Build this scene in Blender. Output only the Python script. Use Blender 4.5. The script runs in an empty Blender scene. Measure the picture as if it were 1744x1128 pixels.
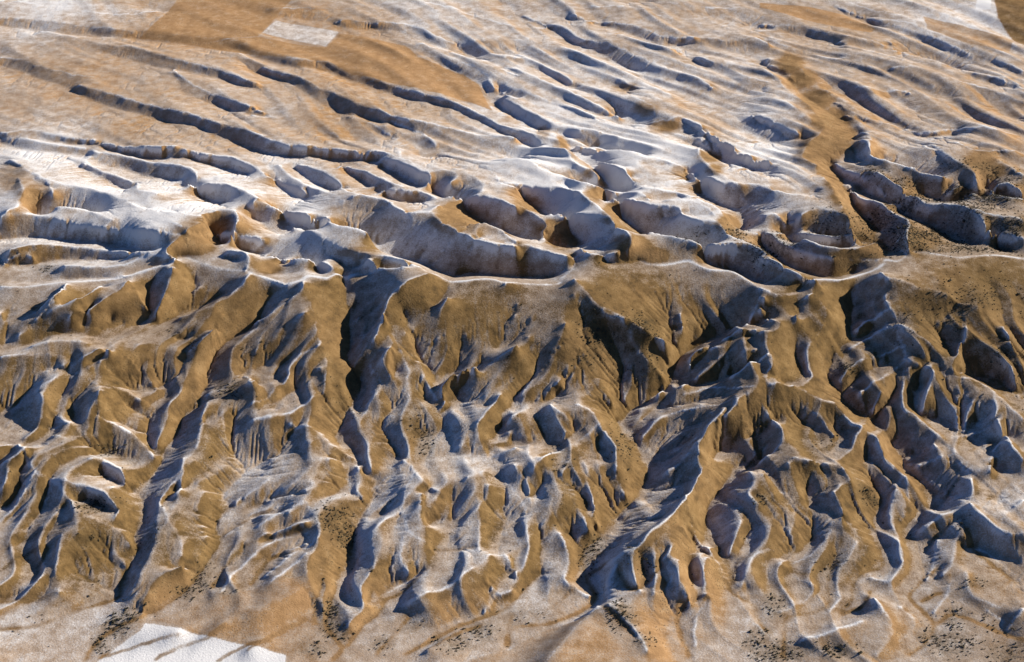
import bpy, math, random, time
import numpy as np

T0 = time.time()
random.seed(4)
RNG = np.random.default_rng(11)
SC = bpy.context.scene
COL = SC.collection

# ------------------------------------------------------------------ camera, sky, sun, exposure
# one unit is ten metres: an airliner's view from about nine kilometres up
CAM_Z = 900.0
PITCH = math.radians(34.0)
HFOV = math.radians(30.0)
cam_data = bpy.data.cameras.new("camera")
cam = bpy.data.objects.new("camera", cam_data)
COL.objects.link(cam)
cam.location = (0, 0, CAM_Z)
cam.rotation_euler = (math.radians(90) - PITCH, 0, 0)
cam_data.angle = HFOV
cam_data.clip_start = 1.0
cam_data.clip_end = 60000.0
SC.camera = cam

SUN_ELEV = math.radians(25.5)
SUN_AZ = math.radians(20.0)            # direction to the sun, counted from +x towards +y
SUN = np.array([math.cos(SUN_ELEV) * math.cos(SUN_AZ), math.cos(SUN_ELEV) * math.sin(SUN_AZ), math.sin(SUN_ELEV)])
world = bpy.data.worlds.new("World")
SC.world = world
world.use_nodes = True
wn = world.node_tree
bg = wn.nodes["Background"]
sky = wn.nodes.new("ShaderNodeTexSky")
sky.sky_type = 'NISHITA'
sky.sun_disc = False
sky.sun_elevation = SUN_ELEV
sky.sun_rotation = math.radians(90) - SUN_AZ
sky.altitude = 1500
sky.ozone_density = 10.0
sky.dust_density = 0.0
wn.links.new(sky.outputs[0], bg.inputs[0])
bg.inputs[1].default_value = 0.05

sun_data = bpy.data.lights.new("sun", 'SUN')
sun_data.energy = 5.0
sun_data.angle = math.radians(0.5)
sun_data.color = (1.0, 0.93, 0.82)
sun = bpy.data.objects.new("sun", sun_data)
COL.objects.link(sun)
from mathutils import Vector
sun.rotation_euler = Vector(SUN).to_track_quat('Z', 'Y').to_euler()
sun.location = (600, 300, 600)

SC.view_settings.view_transform = 'Standard'
SC.view_settings.look = 'None'
SC.view_settings.exposure = 0.64
SC.view_settings.gamma = 1.0
SC.cycles.max_bounces = 4
SC.cycles.diffuse_bounces = 2
LINES = """
T 0 0 3.76
S 0,170 240,200 460,225 700,245 900,262 1150,290 1400,320 1500,325 1620,375
C 0,120 150,125 330,140 500,160 680,185 850,200 1000,200 1150,225 1300,240 1450,245 1600,290
V 240,210 400,265 540,325 700,350 900,400 1080,450 1250,480 1400,515 1540,555 1692,585
C 260,190 400,225 560,260 700,295 850,310 1000,350 1150,390 1300,425 1450,465 1600,520 1692,545
V 1090,455 1130,510 1180,590 1300,640 1450,690 1600,745 1692,755
C 1110,440 1200,510 1330,580 1480,640 1600,680 1692,710
S 0,415 120,450 280,510 430,570 500,610 700,685 900,740 1100,790 1250,815 1400,880 1520,920 1620,960
C 0,355 120,370 250,415 400,450 480,480 600,488
C 500,545 700,595 900,655 1100,705 1250,740 1400,785 1550,825 1692,870
V 200,885 450,925 600,930 800,985 1000,1025 1080,1020
C 0,848 200,828 350,862 500,885 650,898 800,925 950,938 1050,938 1130,930
S 0,920 150,960 400,990 570,1000
V 570,985 640,1040 780,1080 900,1128
C 0,885 150,885 300,915 550,945
C 585,955 700,980 850,1000 1000,1045 1100,1055
V 1080,1035 1200,1020 1350,1055 1500,1090 1600,1128
C 1180,955 1300,980 1450,995 1600,1050 1692,1090
V 1500,345 1540,390 1600,440 1700,480
C 1530,340 1600,375 1692,420
C 0,0 110,5 500,70 800,90 1000,60
V 0,20 120,25
V 720,0 850,30 980,55 1090,75
S 1330,0 1450,20 1550,60 1692,90
T 430 0 3.76
S 0,375 130,410 280,440 400,442 560,490 700,540 900,605 1080,650 1250,690 1400,760 1500,800 1600,860 1692,895
C 0,320 150,342 300,380 500,392 640,435 760,485 950,555 1120,605 1300,655 1420,705 1500,745 1600,805 1692,845
S 80,478 150,495 250,540 350,610 450,670 600,735 720,760 850,795 1000,845 1200,915 1430,995
C 70,415 150,450 300,485 420,552 520,590 650,660 800,710 950,760 1100,780 1300,825 1500,860 1692,885
V 0,550 100,580 300,605
V 0,735 100,762 250,812 400,852 550,895 680,905
C 0,712 100,735 250,785 400,828 550,880
V 620,740 700,792 800,852 905,895
C 640,735 750,780 850,840 920,885
V 850,795 950,880 1050,940 1070,990 1180,1005
C 880,785 1000,830 1120,880 1175,935
S 0,950 130,990 250,1005 400,1012 600,1030 820,1045
C 0,845 150,905 300,935 500,945 700,965 830,965 900,995 1000,1025 1120,1085
S 200,122 350,137 480,150 600,192 750,195 900,207 1060,265 1200,310 1350,352 1500,355 1692,357
C 130,55 300,55 450,57 640,57 760,75
C 520,147 620,128 760,148 850,145 980,155 1080,185 1180,235 1300,265 1450,270 1692,258
V 1060,285 1110,360 1200,400 1340,470 1440,530 1500,590 1600,680 1692,745
C 1080,278 1180,315 1300,375 1420,422 1500,470 1520,520 1600,580 1692,632
V 1580,430 1692,512
C 1470,370 1550,410 1692,485
V 560,195 620,220
C 1100,20 1300,60 1500,120 1692,180
V 1430,0 1500,60 1640,110
V 1410,540 1550,590 1692,640
C 1640,355 1692,375
T 860 0 3.76
S 0,40 100,110 250,170 420,260 560,310 720,385 860,460 980,545 1150,620 1330,690 1460,735 1560,830 1692,900
C 250,150 370,165 450,220 560,250 650,270 760,310 860,360 980,400 1120,440 1250,500 1330,540
C 120,95 250,150
S 0,20 150,60 300,95 420,130 600,165 800,215 980,275 1100,345 1250,425 1400,490 1540,570 1640,590
C 420,95 560,135 700,140 850,165 1000,215 1150,235
C 1030,290 1200,360 1350,400 1440,430 1560,490 1692,520
S 1000,285 1150,275 1300,295 1500,340 1620,380 1692,440
C 1150,240 1300,235 1450,255 1600,245 1692,285
C 0,250 150,262 250,290 450,330 560,390 700,470 850,540 960,560 1060,600 1110,670
V 0,360 200,385 350,430 480,470 560,510 700,550 800,590
V 0,380 150,425 280,480 400,550 460,560
C 0,360 120,375 250,430 350,470 450,535
V 0,460 100,520 250,590 350,640 500,700 610,745 740,745
C 0,425 150,480 280,540 450,610 600,670 730,730
V 0,600 150,640 330,690 470,760 600,795
C 0,545 100,580 220,630 340,680 480,720 600,780
V 0,710 100,770 240,835
C 0,620 100,680 200,730 280,780 400,820 600,830 780,870 1000,940
V 0,870 100,920 200,965
C 0,800 100,830 200,890 240,930
V 370,890 430,960 500,960 620,930
C 330,880 370,960 430,1020
C 450,930 600,955 750,955 900,975 980,1000
V 600,750 800,820
C 820,640 940,690 960,740
C 940,770 1050,770 1120,760
V 950,850 1010,890
V 1130,790 1230,850 1330,920 1450,990 1560,1060 1692,1085
C 1150,770 1300,850 1420,910 1540,980 1692,1030
V 1140,800 1150,860 1250,930 1390,970 1400,1050
C 1240,950 1250,990 1300,1050 1340,1128
V 600,0 750,20 900,15
C 560,40 800,50 1000,100 1100,190
V 1050,40 1150,75 1350,110 1550,160 1692,185
C 1060,20 1300,45 1500,50 1692,70
V 1570,750 1650,810 1692,830
C 1580,730 1692,770
V 1220,600 1330,570
V 1010,510 1120,520
T 1294 0 3.76
S 0,400 100,470 200,540 310,640 420,720 530,780 600,870 610,910
C 0,440 100,500 200,590 290,660 370,740 420,820 340,890 280,950 280,1000 370,1050
V 30,380 60,410 150,450 210,510 290,550 400,640 460,680 540,770 640,880
C 50,365 150,405 280,440 290,470
C 330,570 420,590 440,640 600,780 680,840
V 0,180 150,195 280,220 400,255 520,300
C 0,150 150,155 280,170 420,210 500,200 700,225 850,265
V 500,265 650,300 850,320 1000,360 1150,385 1250,420
C 540,230 700,260 900,320 1100,360 1200,400
S 0,260 150,325 300,360 420,400 560,430 700,470 860,520 960,560 1100,600 1300,640 1450,700 1600,750 1692,775
C 0,235 150,280 320,320 450,370 550,360 680,400 800,460
C 850,430 1000,430 1150,460 1250,500 1400,540 1550,590 1692,650
V 740,190 900,230 1100,290 1250,340 1400,390 1550,440 1692,500
C 480,40 620,100 740,130 850,135 980,165 1080,220 1200,270 1350,330 1500,370 1692,440
V 1350,475 1450,520 1560,560 1692,600
C 1380,450 1500,480 1600,540 1692,580
V 470,50 560,100 700,150 740,185
C 520,0 700,70 900,110
C 620,560 800,570 900,570 960,585
V 430,580 600,595 760,615 900,610 965,590
V 540,735 700,780 900,840 1060,880 1250,880
C 480,660 720,760 900,800 1050,850 1200,840 1380,825 1480,840 1620,855
V 700,720 850,712 1000,715 1150,730
V 0,780 100,840 200,900 290,905
C 0,740 120,800 250,860
V 630,850 590,960 620,1020 720,1060 850,1090
C 650,830 710,880 690,960 730,1010 850,1045 1000,1075
V 990,935 1080,1010 1160,1080 1200,1128
C 1050,920 1120,930 1200,990 1300,1050 1360,1090
V 1220,930 1300,970 1390,985
C 1250,910 1380,960 1500,970 1640,975
V 1480,1025 1560,1080 1650,1128
C 1510,1010 1600,1060 1692,1110
V 1620,880 1692,930
T 0 240 3.76
M 0,930 150,935 300,915 420,900 640,890 820,875 900,845 1010,815 1112,790 1118,755 1190,750 1300,785 1430,822 1560,832 1600,850
C 0,475 150,465 330,480 480,515 700,540 850,545 950,560 1090,590 1150,605 1100,660 1055,695 1110,730 1118,755
V 1000,690 850,680 700,645 480,635 250,620 0,635
C 1055,695 900,702 700,690 500,665 250,655 50,690
V 1000,712 850,750 620,752 400,757 200,790 0,800
C 1100,740 950,730 800,790 600,800 400,780
V 1090,795 1000,808 850,855 700,872 450,885 200,905 0,890
C 350,398 500,410 600,440 650,468 720,490
V 630,490 540,500 380,500 200,480
V 950,490 1050,535 1130,578
C 970,478 1100,518 1165,548
V 810,485 900,530 960,553
C 830,472 950,515 990,545
C 60,110 250,230 500,290 640,320 800,370 950,430 1200,470 1310,490 1290,530 1190,575
V 215,250 222,315 290,365 350,390
C 235,238 300,258 340,330
V 500,150 600,215 740,285 850,345
C 520,135 640,190 800,240 850,260
V 830,250 850,300 880,320
C 870,255 890,310 1010,330
V 570,100 680,140 830,200 1000,245 1150,270
C 590,58 750,78 950,125 1150,165 1235,190 1255,230
V 1150,290 1250,350 1400,405 1450,420
C 1200,270 1350,268 1450,275 1550,310 1650,360
V 1345,600 1440,680 1560,715 1692,728
C 1390,572 1500,600 1692,632
V 1420,720 1425,790 1540,832
C 1450,698 1560,708 1600,770 1575,820
V 1380,435 1450,490 1450,560
C 1410,430 1500,440 1522,510 1475,570
C 1300,480 1300,470 1380,440
V 0,130 80,210 130,232
C 120,240 150,330 130,400 40,450
V 0,410 60,395 110,350
V 1200,745 1280,715 1390,720
C 210,735 140,725 0,770
V 215,742 60,790
C 1600,850 1530,940 1450,1000 1300,1080 1150,1128
V 1330,890 1250,940 1220,1040 1130,1110
C 820,878 760,960 600,1050 440,1128
V 660,915 520,1030 370,1110
V 1000,860 960,960 948,1060 955,1120
C 1108,795 1090,900 1050,1000 1000,1110
V 1180,780 1250,930 1230,990
C 820,880 880,960 950,1060
V 400,950 330,1050 230,1110
C 640,900 480,1010 300,1100
V 130,980 60,1080
C 420,905 350,980 260,1060
T 430 240 3.76
M -17,850 60,870 140,897 225,917 325,890 340,872 385,866 490,880 535,850 610,862 750,852 900,850 1130,845 1250,895 1310,900 1500,880 1600,902 1692,906
S 40,735 100,780 200,830 360,842 470,875
C 60,728 200,735 380,750 480,790 532,825 500,868
V 330,862 230,880 130,882
C 325,890 325,940 220,1030 100,1110 0,1160
V 230,922 140,980 80,1060 40,1128
S 580,890 600,960 600,1060 612,1128
C 1130,848 1000,890 910,960 862,1010 840,1090 850,1128
V 800,980 700,1040 615,1090
V 1260,950 1220,1050 1190,1128
v 1130,490 1000,570 880,650 700,690
C 260,545 400,590 500,650 600,690 720,720 900,740 1010,770 1130,842
S 130,485 290,550 450,588 560,640 660,688 740,712 1000,765 1090,785 1180,828 1270,862
V 440,755 520,810 600,850 700,857
C 740,725 860,780 980,800
C 480,510 560,540 700,560 740,600
v 510,490 630,510 740,532 830,522
C 890,410 950,440 1050,456 1135,452 1200,512 1300,565 1400,610 1500,645 1692,665
S 1280,880 1400,850 1560,865 1692,880
v 1300,640 1150,700 1060,770
v 1420,680 1280,740 1130,800
v 1692,720 1500,740 1400,800
C 1200,400 1142,440 1135,452
S 1150,322 1230,370 1320,420 1400,480 1550,552 1692,622
C 1250,345 1450,350 1600,378 1692,415
C 1450,520 1430,580 1480,620
V 780,320 850,350 930,395 1100,405
C 830,303 980,315 1120,335 1192,390
v 590,375 680,392 740,388
C 640,345 700,340 870,380 890,410
V 240,125 320,210 370,255 480,300 580,345
C 280,135 420,178 520,240 600,310 690,340
C 170,140 220,200 350,280 520,340 580,385
V 100,240 200,300 280,360 380,372
C 60,190 200,255 330,310 380,350
C 0,380 100,400 250,440 400,470 500,480
V 0,500 60,530 110,580 180,602 270,606 380,592
V 80,440 130,480 250,470
V 840,160 920,205 1000,252 1080,292 1150,330
C 830,95 950,128 1060,178 1132,210 1120,262
C 940,50 960,110 1050,185 1130,200
V 1030,0 1060,60 1080,90 1180,110
C 1130,192 1250,188 1310,220 1260,250
C 1300,178 1420,228 1480,290 1440,340
V 1450,310 1560,342 1692,382
C 1500,150 1560,218 1600,265 1692,285
V 1450,100 1530,142 1692,132
V 500,160 620,215 760,300
C 560,160 700,190 830,240 960,290
V 1440,575 1510,592 1620,642
C 1480,522 1580,555 1600,570 1692,640
V 1250,260 1340,230
T 860 240 3.76
M 0,905 150,915 300,920 355,910 360,882 430,820 445,757 480,746 600,770 700,790 850,770 930,795 1050,790 1180,768 1300,820 1450,832 1550,890 1640,950 1692,962
C 0,660 150,670 250,700 380,730 440,750
S 330,888 200,882 0,878
S 0,572 50,610 120,640 250,662 370,698
C 0,630 60,665
C 100,412 170,450 260,520 242,560 265,640
S 110,372 220,440 290,510 400,590 490,640 460,688
V 260,560 80,600 0,560
C 290,455 480,455 580,468 670,488 720,540 790,590 820,650 790,690
v 455,692 530,732 750,747
C 480,655 560,698 730,708
v 500,648 620,698 740,690
C 470,320 560,390 640,450 680,490
S 500,305 590,320 640,362 660,420 760,510 890,600 960,690 1010,712
C 0,258 200,278 350,288 480,315
v 270,462 440,455 380,350
C 680,358 800,368 950,400 1090,410 1150,462 1250,500 1370,518 1420,580 1470,610 1535,637
v 780,510 900,487 1000,490 1120,470
C 930,570 1100,598 1250,632 1400,648 1560,655 1640,690 1692,732
v 1350,560 1250,600 1120,585 1000,572
S 960,690 1050,730 1180,760 1290,806 1450,826 1550,882 1640,942
v 1600,740 1400,740 1280,780
S 1160,235 1230,310 1350,400 1460,450 1535,545 1480,600
C 1390,480 1380,540 1420,580
C 1030,368 1200,378 1290,420 1345,470
C 1240,358 1380,430 1412,482
v 1000,375 1100,405 1180,450 1260,500 1360,490
C 880,290 1000,310 1150,330 1250,360
v 920,290 960,340 1020,370
C 1180,222 1300,218 1370,260 1500,278 1600,280 1692,312
v 1692,420 1550,440 1460,440
V 1390,60 1400,130 1440,232
C 1250,100 1310,150 1340,210 1380,250
V 1440,232 1550,232 1692,235
V 1250,0 1350,60 1480,112 1560,162 1692,205
C 1330,0 1500,80 1620,112 1692,150
V 370,0 430,60 490,132 580,192 640,260 740,340 800,350
C 310,20 380,90 480,150 550,172 595,212
V 580,135 650,212 760,232
C 600,125 740,168 792,220 820,270
V 980,125 1080,190 1160,232
C 1000,108 1120,130 1200,185 1215,222
v 830,220 920,215 1040,220
V 420,60 560,95 700,110 850,130
C 0,130 150,150 250,192 400,230 560,270 700,310
v 200,210 300,260 450,290 640,360
V 750,360 860,350 950,380
C 760,330 860,330 930,370
T 1294 240 3.76
M 0,938 110,985 230,975 270,945 350,930 362,892 430,887 530,890 620,862 720,832 790,792 805,762 880,770 925,745 960,712 1100,720 1270,746 1470,732 1600,742 1692,756 1900,770
C 770,828 830,875 920,890 1020,940 1110,955 1250,1010 1400,1060
C 0,570 60,590 130,650 230,700 400,742 600,760 780,762
S 0,665 110,750 210,818 350,868 480,880 620,850
C 0,740 100,770 230,842 370,885
V 230,920 100,945 0,925
v 230,870 120,830 0,910
C 280,615 380,660 520,685 650,680 740,640 760,615
S 150,620 270,690 450,738 650,748 790,750
C 440,650 600,660 780,658 870,690 927,722
v 610,700 480,680 380,640 300,625
C 80,590 280,585 450,598 610,592
C 410,222 470,300 540,420 572,470 585,530 620,592
S 440,162 530,240 545,300 590,372 640,462 720,540 740,590
C 0,300 150,335 300,350 370,410 470,440 570,470
v 0,420 110,410 200,425 350,415
c 0,440 100,450 200,470 350,430
C 550,265 600,310 660,362 760,380 860,450 955,502 940,550 880,632
V 740,590 810,622 870,637
v 940,510 800,510 700,500
v 900,545 820,570 750,565
S 450,155 520,232 640,282 700,340 790,382 830,420 880,460 980,502 1100,542 1180,592 1300,650 1450,692 1600,740
C 480,138 530,178 650,228 740,278 805,350
V 705,200 800,282 860,350 900,352
C 750,188 850,248 950,310 1050,392
S 590,70 620,132 720,172 850,202 1000,262 1100,292
C 650,0 700,40 730,118 850,148 1000,188 1100,212 1190,222
V 1000,30 1100,122 1200,212
C 1050,18 1140,58 1250,128 1360,170 1400,250
V 1480,122 1560,192 1692,235
C 1515,112 1600,158 1692,218
C 1190,330 1290,288 1350,332 1450,312 1550,350 1692,370
V 1692,400 1500,390 1350,380 1190,400 1050,350
C 840,390 1000,410 1200,398 1330,420 1400,470 1470,540 1600,600 1692,622
C 960,510 940,560 955,650
C 1380,430 1500,470 1600,480 1692,500
V 1692,560 1560,560 1480,520
V 1500,290 1600,300 1692,290
C 1490,280 1560,260 1692,300
T 0 500 3.76
S 1440,10 1290,90 1100,182 1000,217 860,266 740,306 620,290 530,268 370,268 200,335 0,370
S 1692,150 1600,230 1480,292 1390,362 1340,470 1320,530 1332,590 1290,650 1285,730 1170,812 1160,870 1120,940 1060,1000 1030,1110
C 1680,180 1560,272 1482,350 1470,450 1492,520 1440,590 1310,655
V 1390,205 1330,290 1230,362 1100,382 980,417 900,470 935,530 990,580 1000,625 955,700 955,820 948,940 1000,1050
C 1400,200 1340,320 1210,366
C 1200,370 1192,500 1172,620 1080,730 1085,800 1050,880 980,1000
V 1180,520 1060,590 1005,625
V 1160,630 1020,690 960,730
C 820,410 900,330 1080,300 1250,200 1420,130
V 1290,320 1130,350
C 712,345 685,400 550,470 575,540 640,602 780,622 890,672 945,715
C 712,340 800,420 890,500 985,595
C 560,480 680,500 720,560 785,615
V 640,430 690,480 800,580 900,640 985,640
V 700,350 640,350 560,400 480,440 300,502 220,582 100,720 0,760
C 560,470 500,500 330,560 245,612 240,680 300,770 330,822 440,815
V 450,545 400,520 300,530
C 300,770 440,812 500,890 560,1010 700,1080 780,1128
V 650,620 580,740 515,880 540,970 600,1000 740,1040 860,1100
V 440,610 460,720 500,860
C 250,640 350,740 445,820
V 330,840 220,882 110,897 0,872
C 110,900 150,1000 0,1042
C 430,930 330,880
C 630,800 760,850 900,950 1000,1055
C 640,602 640,720 630,800
V 690,700 740,800 860,880 940,900
V 780,660 850,740 940,800
C 0,110 25,190 20,300
V 380,20 270,132 140,192 40,212 35,330
V 110,20 30,180
C 370,80 250,180 120,270
V 600,100 530,222
V 720,140 640,242
V 780,170 720,240
V 955,110 910,200 860,260
C 1480,520 1590,540 1640,620
V 1590,540 1640,622 1600,692 1512,770 1500,832 1490,900 1480,1000 1560,1110
C 0,400 200,390 380,400 480,420
C 200,330 400,300 560,320
C 1320,700 1290,850 1260,1000
C 1430,780 1440,900 1470,1000
V 1330,820 1300,900
V 0,1000 100,1010 150,1000
T 430 500 3.76
C 372,55 400,150 415,250 440,332 475,432 470,530 450,622 340,692 230,762 130,792 0,812
V 340,110 200,242 90,362 20,452 -60,560
C 300,-30 180,110 60,260 20,400
V 300,372 180,452 20,492
C 440,340 330,370 250,450 210,560 100,660 0,722
V 440,460 330,500 310,590 200,700 150,782
V 215,522 100,582 0,642
S 600,0 610,180 622,332 615,450 700,530 725,602 690,652 620,730 580,822 520,902
S 520,902 560,960 640,980 670,1060 680,1128
C 860,0 840,120 870,200 930,322 970,420 1002,500 990,560 1010,652 960,740 950,830 970,900 1000,1000 1010,1128
C 770,280 745,372 760,470 825,582 740,692 690,800 690,862 730,962 740,1070 765,1128
C 840,130 800,230 770,280
V 620,182 700,150 820,110
V 622,260 740,262 820,190
V 900,330 830,400 855,480 920,580 950,672 900,732 840,800 830,862 880,930 930,1040 860,1128
V 960,380 900,440 910,580
C 870,250 900,330 870,430 890,520
V 1250,10 1200,120 1180,232 1160,332 1080,420 1140,490 1180,570
V 1040,260 1040,372 1060,430
V 1300,290 1240,382 1240,482 1200,582
V 1372,290 1330,380
V 1440,430 1300,502 1220,592 1225,690 1190,752 1200,850 1150,950 1130,1050 1100,1128
V 1692,320 1570,412 1450,502 1350,572 1280,662 1210,740
V 1680,130 1620,262 1580,382
V 960,160 1000,260
C 980,250 1060,420 1110,540 1180,660
C 1080,430 1160,350 1250,290
C 1480,440 1350,540 1240,640
C 1440,820 1460,940 1530,1050 1600,1112
V 1500,700 1350,700 1220,760
C 1590,640 1540,700 1440,820
V 1690,770 1580,870 1570,940
C 1692,660 1640,720 1650,780
V 380,960 260,1000 100,1050 0,1122
C 240,830 400,870 520,970 640,1042 690,1128
V 300,870 240,950
C 800,950 900,1020 920,1070
V 1100,580 1110,700
V 1280,760 1350,690
V 1692,960 1500,1040 1300,1050 1130,1090
C 1640,930 1480,960 1300,990
T 860 500 3.76
V 390,180 370,262 300,352 200,432 182,520 60,682 30,752
C 480,200 470,300 400,330 280,442 195,530 100,640
V 485,350 430,462 340,582 160,702 0,780
C 500,340 435,480 370,592 200,692
V 170,160 90,290 0,370
V 80,100 40,200
V 150,320 150,440
C 440,0 490,100 500,300 490,420 440,500 370,600
C 440,-100 640,122 740,142 800,170 950,250 1105,362
C 630,130 760,252 850,370 1000,490 1022,560 980,610
C 490,400 600,540 690,690
V 800,230 900,332 1050,470
V 650,200 740,402 760,502 700,662
S:-3 1692,190 1430,252 1240,332 1130,390 1070,500 1030,602 900,692 760,742 705,785 780,862 845,935 870,1012 912,1110
V 1370,302 1500,332 1620,330
C 1400,270 1560,225 1692,240
V 1600,340 1480,412 1400,512 1290,572 1090,590
C 1400,330 1250,340 1180,400
C 1480,340 1400,382 1300,470 1200,540 1130,580
V 1320,350 1200,450 1090,500
C 1692,380 1560,452 1450,530
V 1692,470 1600,500 1440,560
C 1590,635 1500,640 1300,605 1150,640
V 1560,630 1350,640 1150,700 850,720
C:9 1590,637 1500,672 1440,742 1340,782 1290,882 1240,982 1240,1070 1285,1128
C 1440,740 1200,760 1000,790 880,900
V 1260,690 1100,780 960,880 870,950
V 1280,800 1100,860 900,930
V 1250,870 1120,960 950,1020
V 1230,960 1100,1030 950,1080
C 1240,980 1130,1070 1040,1128
V 1540,640 1560,800 1575,880 1550,950 1420,990 1350,1015 1330,1070
C 1470,700 1500,800 1560,880
V 1440,790 1390,900 1370,980
C 1400,780 1360,900 1340,1000
C 460,708 540,738 605,822 640,890 705,970 712,1060 725,1128
V 440,815 425,890 340,940 180,960 0,1000
C 605,825 525,890 435,952 300,985 230,1060 180,1128
C 450,950 490,1050 535,1128
V 640,910 610,1030 625,1128
V 380,1005 300,1070 240,1128
C 410,1020 370,1128
C 290,700 400,780 430,850 380,900
V 20,790 150,740 250,710 350,640
C 20,870 180,920
V 1692,860 1560,950
C 1692,960 1580,1050 1480,1128
V 1692,1050 1560,1128
C 1120,120 1140,250 1050,420
V 1200,180 1050,270 1030,340
V 1600,50 1540,130 1400,242
C 1640,40 1560,170 1430,250
V 1330,110 1230,210 1190,300
V 880,100 960,170 1010,250
V 970,0 1000,120 1060,180
T 1294 500 3.76
C 30,0 20,130 120,180 142,212 60,262 50,342 92,452 40,512 70,570 200,590
V 240,120 230,232 230,312 220,382 270,472 285,572
C 300,0 350,10 432,112 420,172 370,272 310,342 300,450 335,522 275,585
V 90,200 0,220
V 60,300 0,320
V 80,470 0,490
V 320,20 260,120 235,230
S 580,0 590,100 575,200 582,302 482,372 450,450 440,532 515,622 560,702 720,832 840,962 910,1062 925,1128
C 800,0 830,80 892,180 885,260 932,372 920,560 920,722 1000,782 1090,862 1200,962 1275,1035 1360,1110
V 800,10 700,50 600,85
V 835,100 700,150 580,195
V 860,220 720,250 590,310
V 885,300 700,320 560,400 460,450
V 930,385 720,500 600,570 530,650
C 830,140 700,170 600,230
C 870,260 700,300 570,370
C 925,370 760,410 620,450 520,540
C 920,450 820,520 740,580 640,640
V 830,680 720,820
C 830,520 800,650 700,770
V 900,560 850,660 720,830
C 430,690 490,705 600,822 682,872 762,962 802,1072 850,1128
C 930,400 1030,450 1120,490 1240,540 1400,566 1500,632 1640,772 1692,810
C 892,180 1000,250 1120,340 1200,470
V 1140,260 1180,430 1235,525
C 1310,90 1322,220 1272,362 1242,500
V 1290,140 1200,230 1160,290
C 1110,955 1250,1010 1310,100
C 1340,120 1430,252 1560,400 1655,545
V 1250,520 1400,540 1520,580 1580,650 1692,725
V 1480,300 1620,480 1692,560
C 1560,200 1620,320 1692,460
V 950,460 990,640 1005,755 1150,870 1290,960 1400,1060
V 1100,500 1020,582 1010,692
C 1112,510 1072,620 1030,742
C 1360,722 1310,822 1310,950
V 1290,640 1270,800 1290,940
C 1520,830 1420,900 1330,932
V 1470,840 1380,890
C -20,650 0,690 60,772 130,842 150,922 100,1000 0,1060
V 480,790 490,962 470,1062
C 200,590 290,620 420,690
V 150,640 220,762 330,872 390,1005
C 270,720 370,772 480,900
V 0,600 100,590 200,640
C 220,1048 330,1072 440,1082 560,1128
V 0,930 60,860 110,850
V 640,900 540,890 500,960 490,1040
C 690,880 620,900 580,992 500,1050
V 740,970 690,1050 680,1128
V 1190,1010 1050,1032 920,1050
C 1240,1040 1100,1070 1000,1100
C 1692,1060 1600,960 1560,940
V 1680,1060 1560,1000 1480,1080
C 1480,1128 1500,1000 1590,930
C 1500,640 1520,830 1640,1000
V 1692,680 1600,680 1560,600
T 0 780 3.241
S 900,0 860,80 770,192 792,242 800,310 762,400 735,470 765,512 715,612 680,692 650,770 480,822 340,872 200,932 0,952
S 1390,0 1330,100 1222,202 1262,262 1200,342 1190,402 1212,462 1140,572 1100,642 1000,762 880,852 770,880
V 1010,582 900,642 850,702 800,792 770,872 650,932 540,1022 470,1128
C 1130,180 1092,262 1110,342 1142,440 1080,560 960,620
V 1100,140 950,232 900,282
C 1010,0 1000,140 960,180
C 900,260 930,350 992,430 1012,540
C 1060,20 900,200 870,300 860,450 800,600 720,740
C 150,20 220,100 310,132 350,192 392,242 420,332 422,388 340,422 320,500 300,620
C 230,90 400,140 560,190 645,270
C 430,310 560,360 680,420 725,480
C 425,390 540,450 650,542 708,612
V 400,250 500,252 600,312 655,340
V 430,420 560,520 690,640
V 390,480 420,620 560,700
V 230,170 150,240 0,382
V 380,240 180,282 100,330 0,400
V 405,335 270,392 100,470 0,540
V 330,450 240,570 200,650
V 240,480 140,530 0,640
C 40,0 30,80 0,112
C 200,110 110,250 0,350
V 130,130 80,232 0,282
V 150,60 130,130
C 370,280 250,330 100,420
C 490,0 580,20 660,60 692,120
V 560,60 640,130 740,190
C 620,160 650,280 640,330
V 330,720 160,775 0,792
C 260,640 120,700 0,740
V 1692,330 1500,402 1350,480 1230,620 1180,722
V 1692,180 1560,210 1400,240 1262,262
V 1692,450 1500,542 1440,642 1390,720
C 1692,400 1480,470 1300,620 1220,740
C 1560,300 1400,330 1240,420
V 1600,290 1400,320 1210,440
C 1480,110 1360,200 1280,250
C 1692,260 1500,270 1380,300
C 1692,520 1560,620 1480,680
V 990,950 830,1010 700,1060 560,1110
V 1240,900 1150,980 1010,1040 860,1120
V 1490,990 1350,1040 1200,1128
T 420 780 3.241
C 410,0 380,110 392,180 335,242 370,310 402,370 402,420 350,472 250,520 100,640
V 350,200 250,210 100,240 0,300
V 390,440 270,490 140,560 60,650
V 330,330 250,380 100,480
C 340,250 200,300 60,370
C 380,150 200,170 60,190
V 460,0 480,80 550,130 560,190 640,260
C 520,0 560,110 640,230
C 600,0 600,140 620,250
S 720,140 690,202 650,292 600,412 595,502 590,592 510,692 465,802 440,922 480,992 530,1062 480,1128
V 620,20 640,80 720,140
C 860,0 922,70 872,170 852,270 762,332 690,402 692,500 702,590 640,702 640,830 560,920
V 780,100 720,180 660,280
V 840,240 720,330 650,330
V 970,170 970,262 985,372 1010,480 1002,590 960,642 870,722 770,782 740,852 640,942 560,1050
C 930,80 1000,130 1080,190
C 1060,215 1000,332
V 1020,180 985,260 975,330
V 1220,100 1120,200 1152,282 1112,372 990,378
C 1312,70 1270,170 1290,300 1290,400 1282,490 1340,512 1440,522 1482,622
V 1340,150 1362,282 1412,362 1392,490
C 1380,10 1440,130 1530,252 1530,350 1552,430 1550,540 1482,700
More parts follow.
